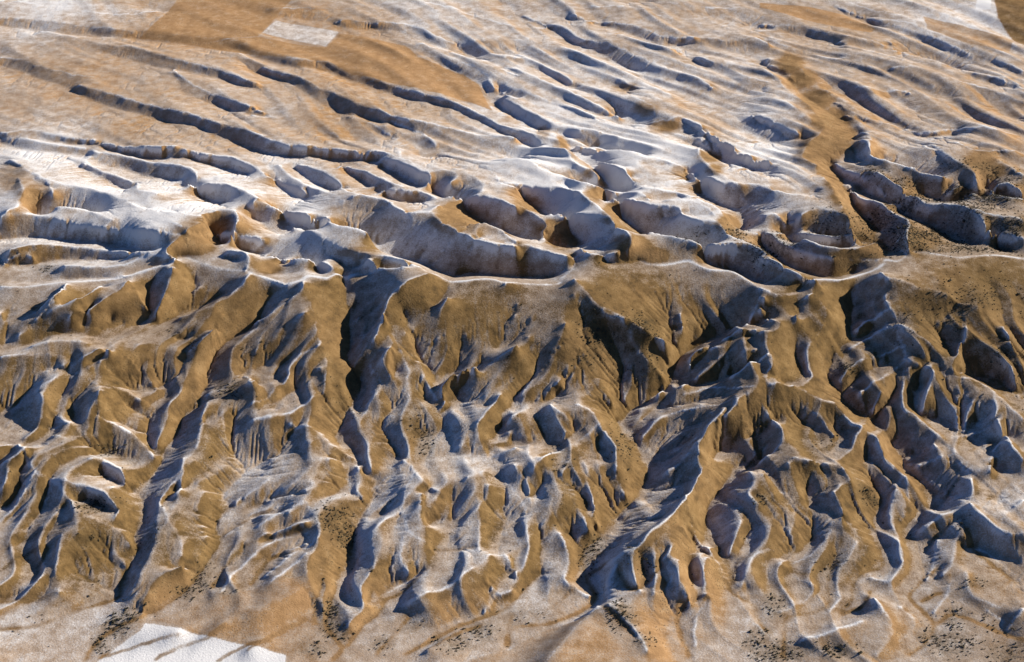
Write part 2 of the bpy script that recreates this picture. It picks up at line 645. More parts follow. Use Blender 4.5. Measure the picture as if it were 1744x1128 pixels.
V 1400,180 1430,330 1400,440
V 1470,20 1552,140 1560,202 1600,332 1622,442 1622,600 1640,642
V 1550,480 1482,570 1470,682
S 1640,642 1570,692 1500,772 1400,852 1200,932 1050,1010 880,1100
C 1340,510 1330,650 1390,720 1480,720
C 860,280 900,400 1000,480
C 860,420 850,550 900,620
V 1280,500 1150,520 1020,530
C 1250,600 1100,700 900,780
V 690,600 700,700 660,830
C 960,650 830,700 700,790
V 380,900 380,830 420,740
C 440,620 430,760 420,880
C 300,700 200,760 0,850
V 0,1040 200,960 330,900
V 720,1060 820,980 900,900
C 900,1128 1040,960 1180,900
V 1000,1060 1150,980 1300,940
C 1340,660 1340,800 1300,860
V 1470,830 1450,960 1440,1060
T 820 780 3.241
S:-3 912,0 922,80 890,192 842,242 770,302 720,392 650,452 570,522 565,592 590,702 632,792 560,872 400,932 320,945 170,960 150,1050
C 550,30 592,150 632,302 640,360
V 660,30 702,130 725,180 650,400
C 742,0 745,130 800,200
C 500,110 520,200 560,302 602,400
V 560,150 602,262 635,350 620,430
C 430,400 470,482 492,580 460,652 520,700 600,760
V 480,330 500,420 540,520
C:9 1222,50 1162,170 1102,252 1040,322 930,402 862,482 720,560
V 1190,100 1000,170 850,240
V 1130,210 1000,240 780,310
V 1000,330 850,370 700,420
V 830,480 700,500 600,570
V 700,600 640,620 590,650
V 240,150 270,240 350,170
S 1580,0 1440,40 1350,132 1300,212 1250,262 1242,352 1260,430 1330,532 1370,602 1392,702
C 1160,370 1200,452 1280,542 1332,622 1362,692 1420,780 1500,900 1560,980
C 1200,0 1222,50 1340,140
C 1120,260 1160,370
V 1090,370 1150,450 1250,560
C 1120,380 1060,480 1000,560
V 1240,400 1290,500 1362,580
c 742,600 695,682 712,772 760,830
V 760,640 800,762 860,800
C 862,500 830,600 860,700 890,740
V 850,560 880,652 912,732
C 950,470 960,600 950,740
C 1030,600 1045,680 960,745
V 1020,560 980,680 920,750 860,800
V 1170,550 1150,650 1170,760
C 1100,560 1090,660 1150,770
C 1250,540 1220,650 1230,720
V 1260,740 1160,792 1090,882 1100,1000 1150,1128
C 1280,730 1240,800 1180,900 1180,1040
C 700,800 800,900 870,980 920,1060
V 680,860 780,980 850,1060
C 640,800 500,950 350,1128
V 500,720 420,800 380,840
C 100,700 60,760 40,850
T 1222 780 3.241
C 180,60 202,120 172,190 230,240
V 250,70 312,172 322,302 282,422 222,502 122,562 100,622 90,692 60,712 110,780 200,832 240,952 305,992
C 130,350 110,430 60,520
V 170,400 120,520
C 250,50 330,150 402,222 432,322 420,362 340,482 200,542 130,700
V 390,20 442,150 492,262 532,352 530,432 470,502 440,522 370,560
C 480,0 552,42 622,140 600,242 620,382 600,442 520,512 420,560
V 540,60 490,200 500,290
V 640,180 682,262 692,402 680,482 640,592 610,692 622,792 600,852
C 640,310 720,382 767,462 720,562 662,622 660,722 672,782 622,852
S 880,160 912,242 870,372 900,522 912,612 820,652 760,700 740,800 680,880
C 640,180 760,110 860,150
C 930,10 1015,92 970,182 950,322 1002,432 1000,542 1035,602 960,680 850,660
V 1000,160 950,200 900,280
S 1020,60 1105,110 1188,205 1170,262 1100,322 1045,392 1100,492 1115,562 1140,662 1120,712 1060,802 1140,892 1192,962 1150,1052 1060,1128
C 1040,110 1060,250 1020,340
V 1220,130 1180,250
C 1340,20 1402,100 1392,240 1330,270 1200,340 1100,400
V 1340,110 1250,240 1150,300
V 1500,60 1602,180 1552,252 1530,312
C 1392,240 1462,310 1560,400 1692,420
C 1692,220 1602,292 1570,352
V 1692,150 1602,252
V 1300,380 1200,470 1120,560
C 1210,450 1190,600 1150,680
C 1330,400 1300,560 1240,640
C 1360,500 1500,562 1692,722
V 1350,440 1500,600 1650,740
C 1380,620 1400,740 1560,820
V 1230,620 1150,690
V 1240,760 1120,830
C 1300,660 1250,780 1180,880
S 600,852 500,882 385,912 370,992 365,1128
C 850,660 780,670 742,782 690,860
V 850,720 800,840 680,895
C 860,780 940,880 960,980 880,1080
C 440,650 540,720 450,800 350,850
V 370,570 500,650 560,700 540,780
C 1010,820 1090,920 1000,1020
C 460,1000 600,960 800,900
V 1692,1000 1500,950 1300,900 1200,960
C 1480,840 1560,900 1570,1000
C 1692,820 1600,940
"""
# ------------------------------------------------------------------ from the survey to the ground
W0, H0 = 1744.0, 1128.0
FPX = W0 / 2 / math.tan(HFOV / 2)
SP, CP = math.sin(PITCH), math.cos(PITCH)

def unproj(px, py, h):
    u = (px - W0 / 2) / FPX; v = (H0 / 2 - py) / FPX
    dx, dy, dz = u, CP + v * SP, -SP + v * CP
    t = (h - CAM_Z) / dz
    return dx * t, dy * t

def project(x, y, z):
    dz = z - CAM_Z
    d = y * CP - dz * SP
    return W0 / 2 + FPX * x / d, H0 / 2 - FPX * (y * SP + dz * CP) / d

def spline(pts, step=2.0):
    p = np.array(pts, float)
    if len(p) < 3:
        n = max(2, int(np.hypot(*(p[1] - p[0])) / step))
        return p[0] + (p[1] - p[0]) * np.linspace(0, 1, n)[:, None]
    q = np.vstack([2 * p[0] - p[1], p, 2 * p[-1] - p[-2]])
    out = []
    for i in range(1, len(q) - 2):
        n = max(2, int(np.hypot(*(q[i + 1] - q[i])) / step))
        t = np.linspace(0, 1, n, endpoint=False)[:, None]
        a, b, c, d = q[i - 1], q[i], q[i + 1], q[i + 2]
        out.append(0.5 * (2 * b + (c - a) * t + (2 * a - 5 * b + 4 * c - d) * t * t + (3 * b - a - 3 * c + d) * t ** 3))
    out.append(q[-2][None])
    return np.vstack(out)

CREST_X = [-200, 0, 150, 300, 460, 560, 700, 830, 955, 985, 1100, 1210, 1320, 1400, 1500, 1600, 1744, 2000]
CREST_Y = [487, 487, 487, 440, 468, 470, 464, 478, 482, 439, 450, 452, 494, 474, 450, 432, 442, 445]
DY = [-600, -480, -300, -150, -40, -8, 14, 60, 120, 200, 320, 460, 600, 760]
HV = [44, 46, 49, 51, 51, 51, 56, 50, 40, 28, 15, 7, 1, 0]

def valley_h(px, py):
    return np.interp(py - np.interp(px, CREST_X, CREST_Y), DY, HV)

def slope_k(px, py):
    d = py - np.interp(px, CREST_X, CREST_Y)
    return np.interp(d, [-450, -250, -120, -30, 30, 120, 230, 540, 590, 640], [0.40, 0.60, 0.92, 0.92, 0.42, 0.44, 0.46, 0.44, 0.42, 0.36]) * np.where(d > 0, np.interp(px, [0, 450, 950], [0.78, 0.88, 1.0]), np.interp(px, [500, 1000], [0.72, 1.0]))

lines, bonus = [], []
ox = oy = 0; sc = 1
for row in LINES.split("\n"):
    w = row.split()
    if not w: continue
    if w[0] == "T":
        ox, oy, sc = float(w[1]), float(w[2]), float(w[3]); continue
    pts = [(ox + float(a.split(",")[0]) / sc, oy + float(a.split(",")[1]) / sc) for a in w[1:]]
    p = spline(pts)
    if w[0][0] in "VCvc":                     # no hand-drawn line is this straight in nature
        n = len(p); s = np.arange(n) * 2.0
        wob = sum(a * np.sin(s / l + RNG.uniform(0, 6.28)) for a, l in ((0.9, 5.0), (0.7, 2.6)))
        t = np.gradient(p, axis=0); t /= np.linalg.norm(t, axis=1, keepdims=True) + 1e-6
        p = p + np.stack([-t[:, 1], t[:, 0]], 1) * wob[:, None] * 0.7
    lines.append((w[0][0], p)); bonus.append(float(w[0][2:] or 0))

# valleys: a floor height plus a rise towards the head
VX, VZ, VUSE, VMAIN, VCUT = [], [], [], [], []
for li, (k, p) in enumerate(lines):
    if k not in "VSv": continue
    h = valley_h(p[:, 0], p[:, 1]) + bonus[li] * np.sin(np.pi * np.linspace(0.08, 0.92, len(p)))
    x, y = unproj(p[:, 0], p[:, 1], h)
    if k in "Vv":
        L = np.hypot(np.diff(x), np.diff(y)).sum()
        t = np.linspace(0, 1, len(p))
        rise = min(0.16 * L, 14.0) * np.interp(p[0, 1] - np.interp(p[0, 0], CREST_X, CREST_Y), [-60, 10], [0.35, 1])
        h = h + rise * (1 - t) ** 1.7
        x, y = unproj(p[:, 0], p[:, 1], h)
        use = (t > 0.3) & (k == 'V')
    else:
        use = np.ones(len(p), bool)
    lp = len(p) * 2.0
    behind = p[len(p) // 2, 1] < np.interp(p[len(p) // 2, 0], CREST_X, CREST_Y) - 25
    VMAIN.append(np.full(len(p), k == 'S' or (k == 'V' and lp > (np.interp(p[len(p) // 2, 1] - np.interp(p[len(p) // 2, 0], CREST_X, CREST_Y), [-250, -150], [50, 80]) if behind else 95))))
    VCUT.append(((1.2 + 0.035 * lp) if behind else min(3.0 + 0.06 * lp, np.interp(p[len(p) // 2, 1] - np.interp(p[len(p) // 2, 0], CREST_X, CREST_Y), [350, 540], [11, 3]))) * np.sqrt(np.linspace(0, 1, len(p))))
    VX.append(np.stack([x, y], 1)); VZ.append(h); VUSE.append(use)
vx = np.vstack(VX); vz = np.concatenate(VZ); vu = np.concatenate(VUSE); vmain = np.concatenate(VMAIN); vcut = np.concatenate(VCUT)
sv = vx[vu & vmain]

def nearest(q, s):
    out = np.empty(len(q))
    for i in range(0, len(q), 1500):
        d = ((q[i:i + 1500, None, :] - s[None]) ** 2).sum(2)
        out[i:i + 1500] = np.sqrt(d.min(1))
    return out

def two_sided(q):
    # mean distance to the valleys on either side of a crest, never steeper than the near side can carry
    t = np.gradient(q, axis=0)
    if len(q) > 12:
        t = np.stack([smooth1(t[:, 0], 11), smooth1(t[:, 1], 11)], 1)
    out = np.empty(len(q))
    for i in range(0, len(q), 1000):
        v = sv[None] - q[i:i + 1000, None, :]
        d = np.sqrt((v ** 2).sum(2)); c = t[i:i + 1000, None, 0] * v[:, :, 1] - t[i:i + 1000, None, 1] * v[:, :, 0]
        a = np.where(c > 0.35 * d * np.hypot(t[i:i + 1000, 0], t[i:i + 1000, 1])[:, None], d, 90).min(1)
        b = np.where(c < -0.35 * d * np.hypot(t[i:i + 1000, 0], t[i:i + 1000, 1])[:, None], d, 90).min(1)
        lo = np.minimum(np.minimum(a, b), d.min(1) * 1.3)
        out[i:i + 1000] = np.minimum(np.sqrt(a * b), 1.7 * lo)
    return out

def smooth1(a, n):
    if len(a) < 4: return a
    n = int(min(n, len(a) // 2 * 2 - 1)) | 1
    k = np.hanning(n + 2)[1:-1]; k /= k.sum()
    return np.convolve(np.pad(a, n // 2, mode='edge'), k, 'valid')

CXY, CZ, CMAIN, CADD = [], [], [], []
crest_px = [(i, q) for i, (k, q) in enumerate(lines) if k in "CM"]
def is_branch(i, p):
    return any(j != i and len(q) > len(p) and np.hypot(*(q - p[0]).T).min() < 9 for j, q in crest_px)

for li, (k, p) in enumerate(lines):
    if k not in "CMc": continue
    b = valley_h(p[:, 0], np.minimum(p[:, 1], 1e9)); sl = slope_k(p[:, 0], p[:, 1])
    h = b + 6
    for it in range(3):
        x, y = unproj(p[:, 0], p[:, 1], h)
        d = two_sided(np.stack([x, y], 1))
        r = np.clip((0.28 * smooth1(d, 31) + 0.12 * d + 0.6 * np.median(d) * np.minimum(1, d / (0.3 * np.median(d) + 1e-6))) * sl, 0.6, np.interp(p[:, 1] - np.interp(p[:, 0], CREST_X, CREST_Y), [-450, -250, -130, -40, 20], [4.6, 7.5, 20, 28, 18]))
        if k == "M":
            h = 65 + 1.5 * np.sin(p[:, 0] / 60.0) + smooth1(RNG.normal(0, 2, len(p)), 41) * 1.2
            h = h - np.interp(p[:, 0], [-50, 150, 300, 600, 1000, 1500, 1800], [8, 7, 2, 2, 0, 0, 0])
        else:
            h = b + r + bonus[li] * np.sin(np.pi * np.linspace(0.12, 0.9, len(p)))
    x, y = unproj(p[:, 0], p[:, 1], h)
    CXY.append(np.stack([x, y], 1)); CZ.append(h)
    lp = len(p) * 2.0
    CMAIN.append(np.full(len(p), k == 'M' or (k == 'C' and lp > (30 if p[len(p) // 2, 1] < np.interp(p[len(p) // 2, 0], CREST_X, CREST_Y) - 25 else 170 if is_branch(li, p) else 75)))); CADD.append(np.full(len(p), 1.6 + 0.06 * lp))
cxy = np.vstack(CXY); cz = np.concatenate(CZ); cmain = np.concatenate(CMAIN); cadd = np.concatenate(CADD)
print("lines", len(lines), len(vz), len(cz), round(time.time() - T0, 1))

# ------------------------------------------------------------------ height field on a regular grid
CELL = 0.8
X0, X1, Y0, Y1 = -680.0, 680.0, 860.0, 2100.0
NX, NY = int((X1 - X0) / CELL) + 1, int((Y1 - Y0) / CELL) + 1

def resize(a, ny, nx):
    yi = np.linspace(0, a.shape[0] - 1, ny); xi = np.linspace(0, a.shape[1] - 1, nx)
    y0 = np.minimum(yi.astype(int), a.shape[0] - 2); x0 = np.minimum(xi.astype(int), a.shape[1] - 2)
    fy = (yi - y0)[:, None].astype(np.float32); fx = (xi - x0)[None].astype(np.float32)
    r0 = a[y0]; r1 = a[y0 + 1]
    t0 = r0[:, x0] * (1 - fx) + r0[:, x0 + 1] * fx
    t1 = r1[:, x0] * (1 - fx) + r1[:, x0 + 1] * fx
    return t0 * (1 - fy) + t1 * fy

def blur(a, s):
    if s <= 0: return a
    r = int(3 * s + 1); k = np.exp(-0.5 * (np.arange(-r, r + 1) / s) ** 2).astype(np.float32); k /= k.sum()
    p = np.pad(a, ((r, r), (0, 0)), mode='edge'); o = np.zeros_like(a)
    for i, w in enumerate(k): o += w * p[i:i + a.shape[0]]
    p = np.pad(o, ((0, 0), (r, r)), mode='edge'); o = np.zeros_like(a)
    for i, w in enumerate(k): o += w * p[:, i:i + a.shape[1]]
    return o

def noise(ny, nx, cells, seed):
    g = np.random.default_rng(seed).normal(0, 1, (max(4, int(ny / cells) + 3), max(4, int(nx / cells) + 3))).astype(np.float32)
    return resize(blur(g, 0.7), ny, nx) * 1.6

def fbm(ny, nx, cells, oct, seed, gain=0.5):
    o = np.zeros((ny, nx), np.float32); a = 1.0; cells = cells / CELL
    for i in range(oct):
        o += a * noise(ny, nx, max(cells / 2 ** i, 1.01), seed + i); a *= gain
    return o

def relax(pxy, pz, finest=1):
    z = None
    for f in (32, 16, 8, 4, 2, 1):
        if f < finest: break
        c = CELL * f
        nx, ny = int((X1 - X0) / c) + 1, int((Y1 - Y0) / c) + 1
        ix = np.rint((pxy[:, 0] - X0) / c).astype(int); iy = np.rint((pxy[:, 1] - Y0) / c).astype(int)
        ok = (ix >= 0) & (ix < nx) & (iy >= 0) & (iy < ny)
        idx = iy[ok] * nx + ix[ok]
        s = np.bincount(idx, pz[ok], nx * ny); n = np.bincount(idx, None, nx * ny)
        m = (n > 0).reshape(ny, nx); val = np.where(n > 0, s / np.maximum(n, 1e-9), 0).reshape(ny, nx).astype(np.float32)
        z = np.full((ny, nx), pz.mean(), np.float32) if z is None else resize(z, ny, nx)
        for it in range({32: 300, 16: 200, 8: 120, 4: 80, 2: 50, 1: 24}[f]):
            z[m] = val[m]
            p = np.pad(z, 1, mode='edge')
            z = 0.25 * (p[:-2, 1:-1] + p[2:, 1:-1] + p[1:-1, :-2] + p[1:-1, 2:])
        z[m] = val[m] if f > 1 else 0.5 * (z[m] + val[m])
    return z

# first the ridges and the main streams, then the side valleys cut into what those give
zs = relax(np.vstack([cxy[cmain], vx[vmain]]), np.concatenate([cz[cmain], vz[vmain]]), 4)
def sample(a, q, c):
    ix = np.clip(np.rint((q[:, 0] - X0) / c).astype(int), 0, a.shape[1] - 1); iy = np.clip(np.rint((q[:, 1] - Y0) / c).astype(int), 0, a.shape[0] - 1)
    return a[iy, ix]
z1 = sample(zs, vx, 4 * CELL); c1 = sample(zs, cxy, 4 * CELL)
vz2 = np.where(vmain, vz, np.minimum(np.maximum(vz, z1 - vcut), z1 - 0.8))
cz = np.where(cmain, cz, np.clip(cz, c1 + 0.6, c1 + 1.6 * cadd))
z = relax(np.vstack([cxy, vx]), np.concatenate([cz, vz2]))

import heapq
def fill_pits(a, eps):
    ny, nx = a.shape
    w = [[0.0] * nx for _ in range(ny)]; done = [[False] * nx for _ in range(ny)]; A = a.tolist(); hq = []
    for j in range(ny):
        for i in ((0, nx - 1) if 0 < j < ny - 1 else range(nx)):
            done[j][i] = True; w[j][i] = A[j][i]; hq.append((A[j][i], j, i))
    heapq.heapify(hq)
    while hq:
        h, j, i = heapq.heappop(hq)
        for dj, di in ((-1, 0), (1, 0), (0, -1), (0, 1), (-1, -1), (-1, 1), (1, -1), (1, 1)):
            b, c = j + dj, i + di
            if 0 <= b < ny and 0 <= c < nx and not done[b][c]:
                done[b][c] = True
                v = A[b][c]
                if v < h + eps: v = h + eps
                w[b][c] = v
                heapq.heappush(hq, (v, b, c))
    return np.array(w, np.float32)
print("relaxed", z.shape, round(time.time() - T0, 1))

gx = np.linspace(X0, X1, NX); gy = np.linspace(Y0, Y1, NY)
GX, GY = np.meshgrid(gx, gy)
z = z.astype(np.float32)
PX, PY = project(GX, GY, z)
RUG = np.interp(PY - np.interp(PX, CREST_X, CREST_Y), [-450, -250, -60, 0, 120, 220, 450, 580, 660], [0.7, 0.8, 0.7, 0.2, 0.35, 1, 1, 0.7, 0.4]).astype(np.float32)
z += RUG * (1.3 * fbm(NY, NX, 40, 3, 5) + 0.35 * fbm(NY, NX, 9, 3, 25))

# low parallel swales that the wind and melt water leave on the plain, all on one slant
def slant_noise(along, across, seed, uv=None):
    g = np.random.default_rng(seed).normal(0, 1, (400, 80)).astype(np.float32)
    u = (GX * 0.68 - GY * 0.73) / along + 30; v = (GX * 0.73 + GY * 0.68 + 14 * np.sin((GX - GY) / 95.0) + 6 * np.sin(GY / 31.0)) / across + 100
    if uv is not None: u, v = uv[0] / along + 30, uv[1] / across + 100
    i = np.floor(u).astype(int); j = np.floor(v).astype(int); a = u - i; b = v - j
    a = a * a * (3 - 2 * a); b = b * b * (3 - 2 * b); i = i % 79; j = j % 399
    return ((g[j, i] * (1 - a) + g[j, i + 1] * a) * (1 - b) + (g[j + 1, i] * (1 - a) + g[j + 1, i + 1] * a) * b).astype(np.float32)
far = np.interp(PY - np.interp(PX, CREST_X, CREST_Y), [-210, -120], [1, 0]) * np.interp(PX, [300, 900], [0.28, 1.0]) * np.interp(PY, [20, 90], [0.6, 1])
for a, b, r in ((1345, 110, 26), (1372, 140, 28), (1400, 178, 32), (1424, 212, 34), (1420, 240, 38), (1398, 262, 34), (1412, 295, 26), (1430, 330, 26)):
    far = far * (1 - 0.9 * np.exp(-0.5 * (((PX - a) ** 2 + (1.6 * (PY - b)) ** 2) / r ** 2) ** 2))     # the flat-floored valley stays flat
z = z + (far * (2.0 * slant_noise(110, 17, 301) + 1.0 * slant_noise(60, 8, 302))).astype(np.float32)

# and the spurs under the crest fan out downhill, winding as they go
fan = GX * (1 - 0.24 * (1260 - GY) / 300) + 9 * np.sin(GY / 26.0 + GX / 130.0) + 4 * np.sin(GY / 11.0 + GX / 60.0)
near = np.interp(PY - np.interp(PX, CREST_X, CREST_Y), [20, 140, 520, 600], [0, 1, 1, 0.35]) * np.interp(PX, [0, 500], [0.8, 1]) * (1 - 0.75 * np.exp(-0.5 * (((PX - 850) / 110) ** 2 + ((PY - 545) / 60) ** 2) ** 2)) * (1 - 0.6 * np.exp(-0.5 * (((PX - 1060) / 80) ** 2 + ((PY - 560) / 70) ** 2) ** 2))
near = near * (1 - 0.8 * np.exp(-0.5 * (((PX - 1150 + (PY - 780) * 0.35) / 95) ** 2 + ((PY - 780) / 120) ** 2) ** 2))
ridge = 1.0 - 2.0 * np.abs(slant_noise(140, 15, 303, (GY, fan)))
z = z + (near * (1.15 * ridge + 0.95 * slant_noise(100, 9, 304, (GY, fan)))).astype(np.float32)

# closed hollows silt up
q3 = resize(z, NY // 3 + 1, NX // 3 + 1)
lift = fill_pits(q3, 0.02) - q3
PX3, PY3 = project(*np.meshgrid(np.linspace(X0, X1, q3.shape[1]), np.linspace(Y0, Y1, q3.shape[0])), q3)
lift *= np.clip((PY3 - np.interp(PX3, CREST_X, CREST_Y) - 30) / 40, 0.0, 1)
z = z + 0.85 * resize(blur(lift.astype(np.float32), 0.6), NY, NX)

# ------------------------------------------------------------------ running water: carve a branching drainage into it
OFF = [(-1, -1), (-1, 0), (-1, 1), (0, -1), (0, 1), (1, -1), (1, 0), (1, 1)]
def receivers(z):
    ny, nx = z.shape
    p = np.pad(z, 1, mode='constant', constant_values=1e6)
    best = np.zeros((ny, nx), np.float32); bestr = best.copy(); rec = np.arange(ny * nx).reshape(ny, nx).copy(); base = rec.copy()
    for dy, dx in OFF:
        s = (z - p[1 + dy:1 + dy + ny, 1 + dx:1 + dx + nx]) / math.hypot(dy, dx)
        sr = s * RNG.uniform(0.55, 1.0, s.shape).astype(np.float32)
        b = (sr > bestr) & (s > 0)
        bestr[b] = sr[b]; best[b] = s[b]; rec[b] = base[b] + dy * nx + dx
    return rec.ravel(), best

def accumulate(rec, n):
    A = np.ones(n); P = rec.copy(); own = np.arange(n)
    root = rec == own
    P[root] = n; P = np.append(P, n)
    for k in range(11):
        add = np.bincount(P[:-1], A, n + 1)
        A = A + add[:n]
        P = P[P]
        if (P[:-1] == n).all(): break
    return A

def erode(z, iters, K, m, D, cell, cap):
    ny, nx = z.shape
    rug = resize(RUG, ny, nx)
    for it in range(iters):
        rec, S = receivers(z)
        A = accumulate(rec, ny * nx).reshape(ny, nx) * cell * cell
        zr = z.ravel()[rec].reshape(ny, nx)
        E = K * rug * np.minimum(A, cap) ** m * np.minimum(S / cell, 0.55)
        z = z - np.minimum(E, 0.6 * (z - zr)).astype(np.float32)
        p = np.pad(z, 1, mode='edge')
        lap = p[:-2, 1:-1] + p[2:, 1:-1] + p[1:-1, :-2] + p[1:-1, 2:] - 4 * z
        z = z + D * lap + np.where(S <= 0, 0.2 * np.maximum(lap, 0), 0)
    return z, A

zc = resize(z, NY // 2 + 1, NX // 2 + 1)
zc0 = zc.copy()
zc, _ = erode(zc, 10, 0.035, 0.45, 0.012, 2 * CELL, 3000)
z = z + resize(zc - zc0, NY, NX)
z, ACC = erode(z, 6, 0.028, 0.45, 0.02, CELL, 900)
z = z.astype(np.float32)
print("eroded", round(time.time() - T0, 1))
# ------------------------------------------------------------------ what grows and lies on it
def inpoly(x, y, poly):
    c = np.zeros(x.shape, bool); n = len(poly)
    for i in range(n):
        xa, ya = poly[i]; xb, yb = poly[(i + 1) % n]
        if ya == yb: continue
        k = ((ya > y) != (yb > y)) & (x < (xb - xa) * (y - ya) / (yb - ya) + xa)
        c ^= k
    return c

def ground_poly(pp):
    a = np.array(pp, float)
    h = valley_h(a[:, 0], a[:, 1]) + 3
    for it in range(4):
        x, y = unproj(a[:, 0], a[:, 1], h)
        ix = np.clip(((x - X0) / CELL).astype(int), 0, NX - 1); iy = np.clip(((y - Y0) / CELL).astype(int), 0, NY - 1)
        h = 0.5 * h + 0.5 * z[iy, ix]
    return list(zip(x, y))

def grad(a):
    return np.gradient(a, CELL, axis=1), np.gradient(a, CELL, axis=0)

FIELDS = [
    ("stubble_field", [(312, -14), (285, 20), (250, 55), (238, 66), (330, 76), (440, 62), (470, 30), (510, -14)], 0.06, 0.9),
    ("snowy_field", [(445, 56), (470, 35), (578, 54), (555, 80)], 0.8, 0.6),
    ("stubble_field", [(440, 64), (555, 82), (582, 57), (690, 78), (712, 97), (750, 112), (790, 128), (815, 143), (822, 160), (838, 188), (800, 174), (700, 149), (600, 127), (560, 105), (470, 97), (330, 78)], 0.04, 0.9),
    ("snowy_field", [(247, 1062), (265, 1064), (336, 1081), (416, 1098), (487, 1116), (480, 1150), (150, 1150), (170, 1124), (216, 1091), (240, 1074)], 1.25, 0.3),
    ("stubble_field", [(268, 1056), (342, 1027), (463, 991), (524, 978), (532, 1012), (538, 1080), (520, 1112), (487, 1115), (416, 1097), (336, 1080)], 0.32, 0.75),
    ("stubble_field", [(866, 1108), (928, 1074), (1017, 1042), (1030, 1055), (1042, 1088), (1046, 1150), (790, 1160), (800, 1125)], 0.30, 0.75),
    ("stubble_field", [(1573, 29), (1640, 45), (1700, 62), (1726, 70), (1718, 91), (1640, 72), (1580, 50)], 0.35, 0.9),
    ("fallow_field", [(1691, -14), (1760, -14), (1765, 84), (1728, 70), (1700, 30)], 0.0, 0.2),
    ("snowy_field", [(1666, -14), (1690, -14), (1686, 16), (1662, 16)], 1.3, 0.3),
    ("stubble_field", [(1294, 5), (1380, 13), (1440, 27), (1490, 49), (1482, 56), (1420, 45), (1340, 25), (1294, 13)], 0.08, 1.0),
]
for nm, poly, sn, so in FIELDS:            # ploughed land is smooth
    mf = blur(inpoly(GX, GY, ground_poly(poly)).astype(np.float32), 3)
    z = z * (1 - 0.85 * mf) + blur(z, 4) * 0.85 * mf
PX, PY = project(GX, GY, z)
dx1, dy1 = grad(blur(z, 1.1))
nl = 1 / np.sqrt(1 + dx1 ** 2 + dy1 ** 2)
MELT = np.array([0.80, -0.42, 0.42])             # where the sun stands while the snow melts, averaged over the days before
INS = np.clip((-dx1 * MELT[0] - dy1 * MELT[1] + MELT[2]) * nl, 0, 1)
convex = blur(z, 0.7) - blur(z, 2.5)
# regional snow cover on level ground
SNOWPTS = """60 20 .85;150 60 .6;420 40 .35;150 140 .2;300 110 .4;60 200 .5;250 215 .4;400 235 .35;560 240 .35;350 310 .95;150 300 .95;60 255 .85;
600 110 .2;620 190 .3;750 225 .5;850 235 .75;950 240 .95;1100 230 1.0;1000 160 .85;900 60 .8;750 25 .9;1050 40 .6;1250 60 .6;1400 70 .5;1600 30 .85;
1500 150 .5;1650 200 .45;1550 230 .45;1200 150 .7;1300 250 1.0;480 330 1.0;250 350 1.0;80 370 .85;700 290 .8;800 330 .8;900 290 1.0;1000 300 1.0;1150 290 1.0;
1420 240 .3;1550 300 .6;1700 300 .4;1600 380 .45;1300 350 .7;1100 370 .7;900 380 .7;700 420 .8;500 430 .8;200 440 .7;60 470 .65;
330 830 .5;120 1050 .6;30 1090 .62;450 1050 .3;700 1000 .6;900 950 .55;960 1090 .4;1250 960 .5;1450 1060 .5;1600 1000 .5;1700 1100 .4;
720 520 .45;830 520 .45;850 600 .55;1040 560 .2;1200 520 .5;1400 520 .4;1650 500 .12;1700 600 .15;1500 560 .4;1450 700 .3;1600 720 .5;1300 640 .4;
1050 680 .6;880 700 .7;780 780 .7;560 620 .3;300 560 .4;100 620 .55;180 680 .4;100 800 .5;80 950 .5;500 880 .65;420 800 .7;600 760 .6;700 880 .6;
1000 830 .6;1150 860 .65;1350 800 .35;1500 800 .4;1650 850 .5;1400 900 .45;1580 950 .55"""
sp = np.array([[float(v) for v in r.split()] for r in SNOWPTS.replace("\n", "").split(";")])
small = 6
pxs, pys = PX[::small, ::small], PY[::small, ::small]
num = np.zeros_like(pxs); den = np.full_like(pxs, 1e-9)
for a, b, s in sp:
    d2 = (pxs - a) ** 2 + (1.5 * (pys - b)) ** 2
    w = 1 / (d2 + 1500) ** 1.6
    num += w * s; den += w
BIAS = resize((num / den).astype(np.float32), NY, NX)
FLAT = MELT[2]
snow = BIAS * 0.92 - 0.04 + np.interp(PY - np.interp(PX, CREST_X, CREST_Y), [-420, -200, -60, 60, 300, 450, 560], [0.10, 0.16, 0.12, 0.0, 0.10, 0.15, 0.17]) - (INS - FLAT) * np.where(INS > FLAT, 2.0, 0.5) + 0.10 * fbm(NY, NX, 30, 4, 71) + np.clip(convex, 0, 0.8) * 0.6 * (INS < FLAT + 0.2)
# tawny grass (0) or orange stubble (1) below the snow
oranges = np.interp(PY - np.interp(PX, CREST_X, CREST_Y), [-330, -200, -60, 0, 500, 620], [1, 0.8, 0.15, 0.0, 0.1, 0.75]) \
    * np.interp(PX, [1000, 1300], [1, 0.75])
soil = np.clip(oranges + 0.15 * fbm(NY, NX, 60, 3, 91), 0, 1).astype(np.float32)

